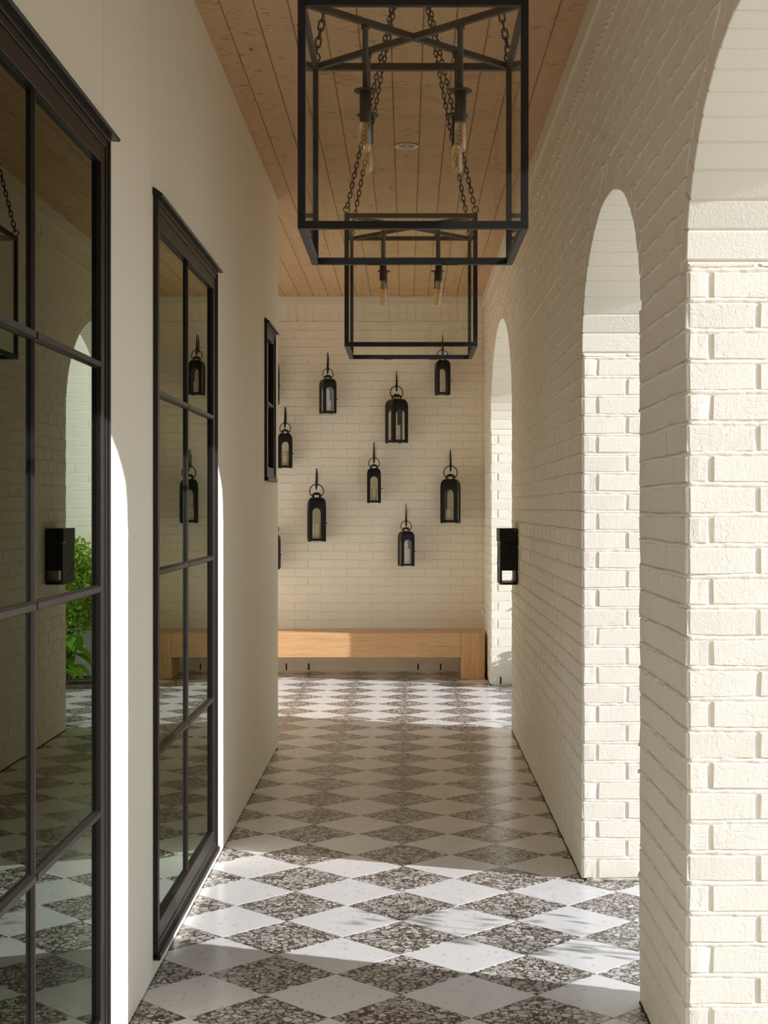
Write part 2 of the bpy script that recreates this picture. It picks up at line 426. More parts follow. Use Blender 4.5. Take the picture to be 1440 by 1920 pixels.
def rowfield(field, frame, v0, v1, spans, off, depth=0.03, gu=0.0028):
    """bricks of one course. spans: (bottom lo, bottom hi, top lo, top hi) along u"""
    ht = v1 - v0 - JT
    for (bl, bh, tl, th) in spans:
        lo, hi = min(bl, tl), max(bh, th)
        n0 = math.floor((lo - off) / BL); n1 = math.ceil((hi - off) / BL)
        cuts = [lo] + [off + n * BL for n in range(n0, n1 + 1) if lo + 0.045 < off + n * BL < hi - 0.045] + [hi]
        for a, b_ in zip(cuts, cuts[1:]):
            q = [max(a, bl), min(b_, bh), min(b_, th), max(a, tl)]
            if q[1] - q[0] < 0.012 and q[2] - q[3] < 0.012: continue
            g = JT / 2
            gl, gr = gu, gu
            q = [q[0] + gl, max(q[1] - gr, q[0] + gl + 0.002), max(q[2] - gr, q[3] + gl + 0.002), q[3] + gl]
            if abs(q[0] - q[3]) < 1e-4 and abs(q[1] - q[2]) < 1e-4:
                wd = q[1] - q[0]; uc = (q[0] + q[1]) / 2; vc = (v0 + v1) / 2
                me, vs, fs = std_brick(wd, ht, depth, True)
                field.add(frame @ Matrix.Translation((uc, 0, vc)), me, vs, fs, (0, 0, 0), wd, ht)
            else:
                quad = [(q[0], v0 + g), (q[1], v0 + g), (q[2], v1 - g), (q[3], v1 - g)]
                uc = sum(k[0] for k in quad) / 4; vc = (v0 + v1) / 2
                quad = [(a_ - uc, c_ - vc) for a_, c_ in quad]
                vs, fs = brick_verts(quad, depth, 3, 1, random)
                field.add(frame @ Matrix.Translation((uc, 0, vc)), None, vs, fs, (0, 0, 0), max(q[1] - q[0], q[2] - q[3]), ht)
def ridge(av, af, frame, u0, u1, v, step, hmax=0.0105, lumps=1.0, blob=0.0):
    n = max(2, int(abs(u1 - u0) / step)); base = len(av); ph = random.uniform(0, 50)
    for i in range(n + 1):
        u = u0 + (u1 - u0) * i / n
        k = 0.55 + 0.25 * math.sin(u * 23 + ph) + 0.2 * math.sin(u * 61 + ph * 2) + random.uniform(-0.28, 0.28) * lumps
        if blob: k = 0.22 + 0.75 * max(0.0, math.sin(u * 2 * PI / blob + 0.8 * math.sin(u * 5))) ** 2 + random.uniform(-0.08, 0.08)
        k = max(0.12, k) * (0.35 if i in (0, n) else 1.0); h = hmax * k; dv = random.uniform(-1, 1) * 0.0014 + 0.0022 * math.sin(u * 9 + ph * 3) * math.sin(u * 3.1 + ph)
        wv = 0.0058 + 0.0030 * k
        for (a, d) in ((wv, 0.004), (wv * 0.6, -h * 0.75), (-wv * 0.35, -h), (-wv * 1.15, 0.004)):
            av.append(tuple(frame @ Vector((u, d, v + a + dv))))
    for i in range(n):
        for k in range(3):
            a = base + i * 4 + k
            af.append((a, a + 1, a + 5, a + 4))
    af.append((base + 3, base + 2, base + 1, base)); af.append((base + n * 4, base + n * 4 + 1, base + n * 4 + 2, base + n * 4 + 3))

# frames: local u -> world
FR_RIGHT = Matrix.Translation((XR, 0, 0)) @ Matrix.Rotation(-PI / 2, 4, 'Z')       # u = -Y, outward -X
FR_BACK = Matrix.Translation((0, YB, 0))
def fr_reveal(Y): return Matrix.Translation((XR, Y, 0))                               # u from the inner corner outwards, facing -Y
def fr_reveal_far(Y): return Matrix.Translation((XR, Y, 0)) @ Matrix.Rotation(PI, 4, 'Z')  # u = -X, facing +Y
def ell(hw, rise, spring, z):
    t = (z - spring) / rise
    if t <= 0: return hw
    if t >= 1: return 0.0
    return hw * math.sqrt(1 - t * t)

# ------------------------------------------------------------------ right wall with arches
CR = 0.0035                            # mortar lies this far behind the brick faces
def build_right_wall():
    bm = bmesh.new()
    x0, x1 = XR + CR, XR + WT
    # solid piers
    ys = [-3.0]
    for (c, a, s, r) in ARCHES: ys += [c - a, c + a]
    ys.append(YB + WT)
    for i in range(0, len(ys), 2):
        p0 = ys[i] + (0.004 if i else 0); p1 = ys[i + 1] - (0.004 if i + 2 < len(ys) else 0)
        box(bm, x0, x1, p0, p1, 0.0, ZC)
    # spandrels over each arch
    N = 36
    for (c, a, s, r) in ARCHES:
        low_i, low_o, top_i, top_o = [], [], [], []
        for k in range(N + 1):
            th = PI - PI * k / N
            y = c + (a + 0.003) * math.cos(th); z = s + (r + 0.003) * math.sin(th)
            low_i.append(bm.verts.new((x0, y, z))); low_o.append(bm.verts.new((x1, y, z)))
            top_i.append(bm.verts.new((x0, y, ZC))); top_o.append(bm.verts.new((x1, y, ZC)))
        for k in range(N):
            bm.faces.new((low_i[k], top_i[k], top_i[k + 1], low_i[k + 1]))
            bm.faces.new((low_o[k], low_o[k + 1], top_o[k + 1], top_o[k]))
            bm.faces.new((low_i[k], low_i[k + 1], low_o[k + 1], low_o[k]))
            bm.faces.new((top_i[k], top_o[k], top_o[k + 1], top_i[k + 1]))
    wall = obj('wall_right', bm, M['brick'])
    struct(wall, 'white painted brick wall with three tall arches on the right of the passage', 'wall')
    F = BrickField(wall); rv, rf = [], []
    YMIN = 2.2
    for k in range(41):
        v0, v1 = Z0 + k * COURSE, Z0 + (k + 1) * COURSE
        if k == 0: v0 = 0.0
        zm = (v0 + v1) / 2
        bounds = [(YMIN, YMIN)]
        for (c, a, s, r) in ARCHES:
            if c < 2: continue
            ex = RING if zm > s else 0.0
            hb, ht = ell(a + ex, r + ex, s, v0), ell(a + ex, r + ex, s, v1)
            if hb <= 0: continue
            if zm <= s: hb = ht = a
            bounds.append((c - hb, c - ht)); bounds.append((c + hb, c + ht))
        bounds.append((YB, YB))
        if len(bounds) > 2 and bounds[1][0] < YMIN: bounds = [(max(q[0], YMIN), max(q[1], YMIN)) for q in bounds]
        spans = []
        for i in range(0, len(bounds), 2):
            (b0, t0), (b1, t1) = bounds[i], bounds[i + 1]
            if max(b1 - b0, t1 - t0) < 0.02: continue
            spans.append((-b1, -b0, -t1, -t0))       # u = -Y
            st = lambda y: 0.022 if y < 7 else 0.04
            if k > 0:
                ya = b0
                while ya < b1 - 1e-3:
                    yb = min(b1, ya + 1.0); ridge(rv, rf, FR_RIGHT, -yb, -ya, v0, st(ya)); ya = yb
        rowfield(F, FR_RIGHT, v0, v1, spans, off=(0.122 if k % 2 else 0.0) + 0.02)
    # soldier course under the cornice
    n = int((YB - YMIN) / COURSE)
    for i in range(n):
        u = -(YMIN + (i + 0.5) * COURSE); wd, ht = COURSE - 0.010, ZC - ZS - JT
        me, vs, fs = std_brick(wd, ht, 0.03)
        F.add(FR_RIGHT @ Matrix.Translation((u, random.uniform(-0.002, 0.001), (ZC + ZS) / 2)), me, vs, fs, (0, 0, 0), wd, ht)
    ridge(rv, rf, FR_RIGHT, -YB, -YMIN, ZS, 0.013, 0.022, 1.0, COURSE)
    # arch rings: one wedge brick after the other, through the wall
    for (c, a, s, r) in ARCHES[1:]:
        P = [(c - a * math.cos(PI * t / 400), s + r * math.sin(PI * t / 400)) for t in range(401)]
        L = [0.0]
        for p, q in zip(P, P[1:]): L.append(L[-1] + math.hypot(q[0] - p[0], q[1] - p[1]))
        nb = round(L[-1] / COURSE)
        def at(d):
            d = min(max(d, 0), L[-1]); i = 0
            while i < 399 and L[i + 1] < d: i += 1
            t = (d - L[i]) / max(1e-6, L[i + 1] - L[i])
            y = P[i][0] + (P[i + 1][0] - P[i][0]) * t; z = P[i][1] + (P[i + 1][1] - P[i][1]) * t
            nx_, nz_ = (y - c) / a ** 2, (z - s) / r ** 2
            ln = math.hypot(nx_, nz_); return y, z, nx_ / ln, nz_ / ln
        for i in range(nb):
            d0, d1 = L[-1] * i / nb + 0.0035, L[-1] * (i + 1) / nb - 0.0035
            bmv = bmesh.new(); pr = random.uniform(0.0, 0.0025)
            y0, z0, ny0, nz0 = at(d0); y1, z1, ny1, nz1 = at(d1)
            ym, zm = (y0 + y1) / 2, (z0 + z1) / 2
            def pt(y, z, ny, nz, rr, x): return bmv.verts.new((x - XR, y + ny * rr - ym, z + nz * rr - zm))
            ri = -random.uniform(0, 0.002)
            vs8 = [pt(*q, rr, x) for x in (XR - pr, XR + WT) for q, rr in (((y0, z0, ny0, nz0), ri), ((y1, z1, ny1, nz1), ri), ((y1, z1, ny1, nz1), RING - 0.004), ((y0, z0, ny0, nz0), RING - 0.004))]
            for q in ((0, 1, 2, 3), (7, 6, 5, 4), (0, 4, 5, 1), (1, 5, 6, 2), (2, 6, 7, 3), (3, 7, 4, 0)):
                bmv.faces.new([vs8[j] for j in q])
            bmesh.ops.recalc_face_normals(bmv, faces=bmv.faces[:])
            bmesh.ops.bevel(bmv, geom=bmv.edges[:], offset=0.0025, segments=1, affect='EDGES')
            me = bpy.data.meshes.new('brick'); bmv.to_mesh(me); bmv.free()
            vs = [tuple(v.co) for v in me.vertices]; fs = [tuple(p.vertices) for p in me.polygons]
            bpy.data.meshes.remove(me)
            F.items.append((4000 if c < 10 else 900, Matrix.Translation((XR, ym, zm)), None, vs, fs))
    # reveals: the jambs of each opening
    for (c, a, s, r) in ARCHES[1:]:
        for (Y, frame, sgn) in ((c + a, fr_reveal(c + a), 1), (c - a, fr_reveal_far(c - a), -1)):
            k = 0
            while Z0 + k * COURSE < s - 0.01:
                v0, v1 = (0.0 if k == 0 else Z0 + k * COURSE), min(Z0 + (k + 1) * COURSE, s)
                cut = 0.061 if k % 2 == 0 else 0.184
                for (u0, u1) in ((0.004, cut), (cut, WT)):
                    g = JT / 2; lo, hi = u0 + (g if u0 > 0.01 else 0), u1 - (g if u1 < WT else 0)
                    if sgn < 0: lo, hi = -hi, -lo
                    wd, ht = hi - lo, v1 - v0 - JT
                    me, vs, fs = std_brick(wd, ht, 0.03)
                    F.add(frame @ Matrix.Translation(((lo + hi) / 2, random.uniform(-0.001, 0.002), (v0 + v1) / 2)), me, vs, fs, (0, 0, 0), wd, ht)
                if k > 0 and sgn > 0: ridge(rv, rf, frame, 0.002, WT, v0, 0.012, 0.0012, 2.5)
                k += 1
    F.finish(300)
    o = pyobj('mortar_joint', rv, rf, M['brick'], wall, smooth=True); o['kind'] = 'stuff'
    o['label'] = 'lumpy painted mortar squeezed out between the bricks'
    return wall
WALL_R = build_right_wall()

# ------------------------------------------------------------------ back wall
def build_back_wall():
    bm = bmesh.new(); box(bm, -3.6, XR + CR, YB + CR, YB + WT, 0.0, ZC)
    wall = obj('wall_back', bm, M['brick'])
    struct(wall, 'white painted brick wall with hanging lanterns at the end of the passage', 'wall')
    F = BrickField(wall); rv, rf = [], []
    for k in range(41):
        v0, v1 = Z0 + k * COURSE, Z0 + (k + 1) * COURSE
        if k == 0: v0 = 0.0
        rowfield(F, FR_BACK, v0, v1, [(-1.75, XR, -1.75, XR)], off=(0.122 if k % 2 else 0.0) + 0.05, gu=0.0016)
        if k > 0: ridge(rv, rf, FR_BACK, -1.75, XR, v0, 0.020, 0.0095, 1.5)
    ht = ZC - ZS - JT
    for i in range(31):
        u = -1.75 + (i + 0.5) * COURSE
        me, vs, fs = std_brick(COURSE - 0.010, ht, 0.03)
        F.add(FR_BACK @ Matrix.Translation((u, random.uniform(-0.002, 0.001), (ZC + ZS) / 2)), me, vs, fs, (0, 0, 0), COURSE - 0.01, ht)
    ridge(rv, rf, FR_BACK, -1.75, XR, ZS, 0.013, 0.022, 1.0, COURSE)
    # keep only bricks in view as separate parts
    F.items = [((a if -1.02 < m4.translation.x else 0), m4, me, vs, fs) for (a, m4, me, vs, fs) in F.items]
    F.finish(300)
    o = pyobj('mortar_joint', rv, rf, M['brick'], wall, smooth=True); o['kind'] = 'stuff'
    for (x, y) in ((537, 1252), (579, 1252), (784, 1252), (826, 1252)):
        X, Z = px(x, y, YB)
        boxobj('weep_hole', (X - 0.007, X + 0.007, YB - 0.004, YB + 0.01, 0.012, 0.072), M['joint'], wall)
    return wall
WALL_B = build_back_wall()
boxobj('weep_hole', (0.81, 0.824, 13.145, 13.16, 0.012, 0.075), M['joint'], WALL_R)

# painted boards where the brick meets the ceiling
t = boxobj('trim_1', (XR - 0.018, XR - 0.001, -3.0, YB - 0.018, ZC - 0.10, ZC), M['trimpaint'], None, 0.002)
struct(t, 'cream painted board along the top of the right brick wall', 'trim')
t = boxobj('trim_2', (-2.05, XR - 0.001, YB - 0.018, YB - 0.001, ZC - 0.085, ZC), M['trimpaint'], None, 0.002)
struct(t, 'cream painted board along the top of the back brick wall', 'trim')

# ------------------------------------------------------------------ left wall
W_OPEN = [(2.59, 4.18, 0.07, 2.57), (4.965, 6.555, 0.07, 2.57), (8.86, 9.47, 1.71, 2.63)]
def build_left_wall():
    y = -3.0; bs = []
    xc0, xc1 = XL - 0.15, XL - 0.012
    for (a, b_, z0, z1) in W_OPEN:
        bs.append((xc0, xc1, y, a, 0, ZC)); bs.append((xc0, xc1, a, b_, z1, ZC)); bs.append((xc0, xc1, a, b_, 0, z0)); y = b_
    bs.append((xc0, xc1, y, YEND - 0.012, 0, ZC))
    bs.append((-2.05, xc0, YEND - 0.15, YEND - 0.012, 0, ZC))
    wall = boxesobj('wall_left', bs, M['joint'])
    struct(wall, 'smooth cream panelled wall with two tall dark windows on the left', 'wall')
    p0, p1, zb = XL - 0.012, XL, 0.006; g = 0.0018
    A, B, C_ = W_OPEN
    pans = [
        [(-3.0, A[0], zb, ZC), (A[0], A[1] - 0.03 - g, A[3], ZC), (A[0], A[1], zb, A[2])],
        [(A[1], B[0] - 0.0, zb, B[3]), (A[1] - 0.03 + g, B[0] - 0.03 - g, B[3], ZC)],
        [(B[0] - 0.03 + g, 6.43 - g, B[3], ZC), (B[0], B[1], zb, B[2])],
        [(6.43 + g, B[1], B[3], ZC), (B[1], C_[0], zb, ZC), (C_[0], C_[1], C_[3], ZC), (C_[0], C_[1], zb, C_[2]), (C_[1], YEND, zb, ZC)],
    ]
    for pl in pans:
        boxesobj('panel', [(p0, p1, a, b_, z0, z1) for (a, b_, z0, z1) in pl], M['wall'], wall)
    boxobj('panel', (-2.05, p0, YEND - 0.012, YEND, zb, ZC), M['wall'], wall)
    return wall
WALL_L = build_left_wall()
t = boxobj('wall_side', (-2.2, -2.05, YEND - 0.15, YB + WT, 0, ZC), M['wall']); struct(t)  # unseen side wall, set close so its sunlit face brightens the back wall
t = boxobj('wall_sky_block', (XL - 0.1, 1.45, -3.2, -3.0, -0.02, ZC), M['wall']); struct(t)  # added behind the camera to keep sky light and its reflection out
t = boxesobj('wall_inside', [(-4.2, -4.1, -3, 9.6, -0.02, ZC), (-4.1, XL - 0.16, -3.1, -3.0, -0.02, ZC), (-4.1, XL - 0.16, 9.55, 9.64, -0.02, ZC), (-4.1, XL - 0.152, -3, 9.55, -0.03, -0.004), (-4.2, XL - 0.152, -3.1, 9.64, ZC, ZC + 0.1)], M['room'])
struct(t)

# ------------------------------------------------------------------ windows
def frame_ring(name, Y0, Y1, z0, z1, bw, xa, xb, parent, bot=None, bev=0.002):
    bot = bw if bot is None else bot
    return boxesobj(name, [(xa, xb, Y0, Y0 + bw, z0, z1), (xa, xb, Y1 - bw, Y1, z0, z1),
                           (xa, xb, Y0 + bw, Y1 - bw, z1 - bw, z1), (xa, xb, Y0 + bw, Y1 - bw, z0, z0 + bot)], M['bronze'], parent, bev)
def muntin_bm(a, b_, wd, xa, xb, vertical):
    bm = bmesh.new(); h = wd / 2; n = wd * 0.28
    prof = [(xa, -h), (xa + (xb - xa) * 0.45, -h), (xb, -n), (xb, n), (xa + (xb - xa) * 0.45, h), (xa, h)]
    r0 = []; r1 = []
    for (x, q) in prof:
        if vertical: r0.append(bm.verts.new((x, q, a))); r1.append(bm.verts.new((x, q, b_)))
        else: r0.append(bm.verts.new((x, a, q))); r1.append(bm.verts.new((x, b_, q)))
    for i in range(6): bm.faces.new((r0[i], r0[(i + 1) % 6], r1[(i + 1) % 6], r1[i]))
    bm.faces.new(r0); bm.faces.new(r1[::-1]); bmesh.ops.recalc_face_normals(bm, faces=bm.faces[:])
    return bm
def build_window(idx, op, cols, zbars, label, tilt):
    Y0, Y1, z0, z1 = op
    root = frame_ring('window_%d' % idx, Y0, Y1, z0, z1, 0.018, XL - 0.10, XL + 0.016, None)
    struct(root, label, 'window')
    frame_ring('frame', Y0 + 0.018, Y1 - 0.018, z0 + 0.016, z1 - 0.018, 0.022, XL - 0.10, XL + 0.011, root)
    sb = 0.05 if cols > 1 else 0.035
    frame_ring('sash', Y0 + 0.04, Y1 - 0.04, z0 + 0.034, z1 - 0.04, sb, XL - 0.07, XL + 0.007, root, sb * 1.25)
    gy0, gy1 = Y0 + 0.04 + sb, Y1 - 0.04 - sb; gz0, gz1 = z0 + 0.034 + sb * 1.25, z1 - 0.04 - sb
    xg = XL - 0.009; ym = (gy0 + gy1) / 2
    ys = [gy0 + (gy1 - gy0) * i / cols for i in range(cols + 1)]; zs = [gz0] + zbars + [gz1]
    for a, b_ in zip(ys, ys[1:]):
        for c, d in zip(zs, zs[1:]):
            xa, xb = xg + tilt * (a - ym), xg + tilt * (b_ - ym); t_ = 0.004
            vs = [(xa, a, c), (xb, b_, c), (xb, b_, d), (xa, a, d), (xa - t_, a, c), (xb - t_, b_, c), (xb - t_, b_, d), (xa - t_, a, d)]
            pyobj('pane', vs, [(0, 1, 2, 3), (7, 6, 5, 4), (0, 4, 5, 1), (1, 5, 6, 2), (2, 6, 7, 3), (3, 7, 4, 0)], M['wglass'], root)
    for i in range(1, cols):
        o = obj('muntin', muntin_bm(gz0 - 0.01, gz1 + 0.01, 0.016, xg - 0.004, XL + 0.001, True), M['bronze'], root); o.location = (0, ys[i], 0)
    for z in zbars:
        for a, b_ in zip(ys, ys[1:]):
            o = obj('muntin', muntin_bm(a - (0.008 if a == ys[0] else -0.007), b_ + (0.008 if b_ == ys[-1] else -0.007), 0.024, xg - 0.004, XL + 0.006, False), M['bronze'], root); o.location = (0, 0, z)
    # drip cap with a sloping lip
    vs = []
    for y in (Y0 - 0.012, Y1 + 0.045):
        vs += [(XL - 0.01, y, z1), (XL + 0.03, y, z1 - 0.004), (XL + 0.034, y, z1 + 0.003), (XL + 0.006, y, z1 + 0.024), (XL - 0.01, y, z1 + 0.024)]
    fs = [(4, 3, 2, 1, 0), (5, 6, 7, 8, 9)] + [(i, (i + 1) % 5, (i + 1) % 5 + 5, i + 5) for i in range(5)]
    pyobj('drip_cap', vs, fs, M['bronze'], root)
    boxobj('sill', (XL - 0.08, XL + 0.024, Y0, Y1, z0 - 0.008, z0 + 0.014), M['bronze'], root, 0.003)
    return root
TILT = 0.0035
build_window(1, W_OPEN[0], 2, [0.72, 1.327, 1.934], 'nearest tall dark bronze window of eight panes, cut by the left edge', TILT)
build_window(2, W_OPEN[1], 2, [0.725, 1.33, 1.932], 'second tall dark bronze window of eight panes, reflecting the lantern wall', TILT)
build_window(3, W_OPEN[2], 1, [2.17], 'small narrow dark window high at the far end of the left wall', 0.0)
t = boxesobj('trim_3', [(XL - 0.013, XL - 0.004, -3.0, YEND - 0.004, 0.0, 0.007), (-2.05, XL - 0.013, YEND - 0.013, YEND - 0.004, 0.0, 0.007)], M['joint'])  # dark strip filling the gap below the panels
struct(t, 'thin dark strip in the gap under the left wall panels', 'trim')
bs = []; yy = [-3.0]
for (c, a, s, r) in ARCHES: yy += [c - a, c + a]
yy.append(YB)
for i in range(0, len(yy), 2): bs.append((XR - 0.004, XR + 0.02, yy[i] + 0.004, yy[i + 1] - 0.004, 0.0, 0.006))  # dark strip along the foot of each pier
t = boxesobj('trim_4', bs, M['joint']); struct(t, 'thin dark line at the foot of the right brick wall', 'trim')

# ------------------------------------------------------------------ floor of terrazzo tiles laid on the diagonal
def clip_poly(poly, axis, lim, keep_less):
    out = []
    for i in range(len(poly)):
        a, b_ = poly[i], poly[(i + 1) % len(poly)]
        ia = (a[axis] <= lim) if keep_less else (a[axis] >= lim); ib = (b_[axis] <= lim) if keep_less else (b_[axis] >= lim)
        if ia: out.append(a)
        if ia != ib:
            t = (lim - a[axis]) / (b_[axis] - a[axis]); out.append((a[0] + (b_[0] - a[0]) * t, a[1] + (b_[1] - a[1]) * t))
    return out
def build_floor():
    fl = boxobj('floor', (-2.05, 1.30, -3.0, YB + 0.02, -0.06, -0.0025), M['grout'])
    struct(fl, 'floor of brown and white terrazzo tiles laid as diamonds', 'floor')
    X0, Y0 = -0.0175, 5.242; D = DARKTILE; tiles = []
    for i in range(-18, 8):
        for j in range(-42, 50):
            if (i + j) % 2 == 0: continue
            cx, cy = X0 + i * D / 2, Y0 + j * D / 2
            g = 0.0011 * 1.414
            p = [(cx - D / 2 + g, cy), (cx, cy - D / 2 + g), (cx + D / 2 - g, cy), (cx, cy + D / 2 - g)]
            xmin = XL - 0.008 if cy < YEND - 0.22 else -2.04
            for (ax, lim, kl) in ((0, xmin, False), (0, 1.30, True), (1, -2.9, False), (1, YB + 0.005, True)):
                if p: p = clip_poly(p, ax, lim, kl)
            if len(p) < 3: continue
            ar = abs(sum(p[q][0] * p[(q + 1) % len(p)][1] - p[(q + 1) % len(p)][0] * p[q][1] for q in range(len(p)))) / 2
            if ar < 1e-4: continue
            vis = 0
            if cy > 4.2 and -0.95 < cx < 1.1: vis = ar / (cy ** 3)
            if cx < XL - 0.1 and cx < -0.0844 * cy - 0.2: vis = 0
            if cx > XR + 0.05 and not any(c - a < cy < c + a + 0.1 for (c, a, s, r) in ARCHES): vis *= 0.01
            tiles.append((vis, i % 2 == 0, cx, cy, p))
    tiles.sort(key=lambda t: -t[0])
    rest = {True: ([], []), False: ([], [])}
    cache = {}
    full = 0
    for k, (vis, dark, cx, cy, p) in enumerate(tiles):
        loc = [(x - cx, y - cy) for x, y in p]
        n = len(loc); e = 0.0009
        ins = [(x * (1 - e * 6), y * (1 - e * 6)) for x, y in loc]
        vs = [(x, y, 0.0) for x, y in ins] + [(x, y, -0.0008) for x, y in loc] + [(x, y, -0.012) for x, y in loc]
        fs = [tuple(range(n))] + [(q + n, (q + 1) % n + n, (q + 1) % n, q) for q in range(n)] + [(q + 2 * n, (q + 1) % n + 2 * n, (q + 1) % n + n, q + n) for q in range(n)]
        if k < 300 and vis > 0:
            key = (dark, n, tuple(round(v, 4) for q in loc for v in q))
            me = cache.get(key)
            if me is None:
                me = bpy.data.meshes.new('floor_tile'); me.from_pydata(vs, [], fs); me.update()
                me.materials.append(M['dark'] if dark else M['light']); cache[key] = me
            o = bpy.data.objects.new('floor_tile', me); COL.objects.link(o); o.parent = fl; o.location = (cx, cy, 0)
        else:
            av, af = rest[dark]; b0 = len(av)
            av.extend([(x + cx, y + cy, z) for x, y, z in vs]); af.extend([tuple(q + b0 for q in f) for f in fs])
    for dark in (True, False):
        if rest[dark][0]:
            o = pyobj('tiling', rest[dark][0], rest[dark][1], M['dark'] if dark else M['light'], fl); o['kind'] = 'stuff'
    return fl
FLOOR = build_floor()

# ------------------------------------------------------------------ ceiling boards
def build_ceiling():
    ce = boxesobj('ceiling', [(-2.05, 1.45, -3.0, YB + WT, ZC + 0.012, ZC + 0.16), (XR + 0.02, XR + WT, -3.0, YB + WT, ZC, ZC + 0.012)], M['grout'])
    struct(ce, 'ceiling of rough sawn pale brown timber boards', 'ceiling')
    bw = 0.1345; x = -0.737 - bw * 19
    k = 0
    while x < XR:
        x0, x1 = x, x + bw
        ylo = 2.0
        if x1 < XL + 0.0: ylo = YEND + 0.005
        y = ylo - (random.uniform(0.2, 2.5))
        while y < YB:
            ye = y + random.choice((2.0, 2.6, 3.2, 3.9)) + random.uniform(-0.3, 0.3)
            a, b_ = max(y, ylo), min(ye, YB)
            xa, xb = max(x0, -2.04), min(x1, XR + 0.004)
            if b_ - a > 0.02 and xb - xa > 0.02:
                g = 0.0012; v = 0.0045; dz = random.uniform(0, 0.0012)
                cxm, cym = (xa + xb) / 2, (a + b_) / 2
                hx, hy = (xb - xa) / 2 - g, (b_ - a) / 2 - 0.0006
                zb = ZC - 0.0 + dz - ZC
                vs = [(-hx, -hy, 0.012), (hx, -hy, 0.012), (hx, hy, 0.012), (-hx, hy, 0.012),
                      (-hx, -hy, zb + v), (hx, -hy, zb + v), (hx, hy, zb + v), (-hx, hy, zb + v),
                      (-hx + v, -hy, zb), (hx - v, -hy, zb), (hx - v, hy, zb), (-hx + v, hy, zb)]
                fs = [(0, 1, 2, 3), (8, 11, 10, 9), (4, 7, 11, 8), (5, 9, 10, 6), (0, 3, 7, 4), (1, 5, 6, 2), (0, 4, 8, 9, 5, 1), (3, 2, 6, 10, 11, 7)]
                o = pyobj('board', vs, fs, M['cedar'], ce); o.location = (cxm, cym, ZC)
            y = ye
        x += bw; k += 1
    boxobj('board', (-0.83, XR, -3.0, 1.99, ZC, ZC + 0.012), M['cedar'], ce)
    return ce
CEIL = build_ceiling()
for (yp, lab) in ((8.31, 'round recessed ceiling light seen through the near glass lantern'), (12.1, 'round recessed ceiling light farther back, half hidden behind the far glass lantern')):
    r = thing('recessed_light', lab, 'light', (0.002, yp, ZC))
    bm = bmesh.new(); lathe(bm, [(0.045, -0.001), (0.066, -0.002), (0.067, -0.006), (0.064, -0.008), (0.046, -0.006), (0.0445, -0.003)], 32)
    obj('trim_ring', bm, M['white'], r, True)
    bm = bmesh.new(); lathe(bm, [(0.0445, -0.0045), (0.036, -0.0035), (0.030, -0.0028), (0.001, -0.0026)], 28); obj('reflector', bm, M['reflector'], r, True)
    bm = bmesh.new(); lathe(bm, [(0.014, -0.0028), (0.013, -0.0055), (0.006, -0.007), (0.001, -0.0073)], 20); obj('lens', bm, M['white'], r, True)

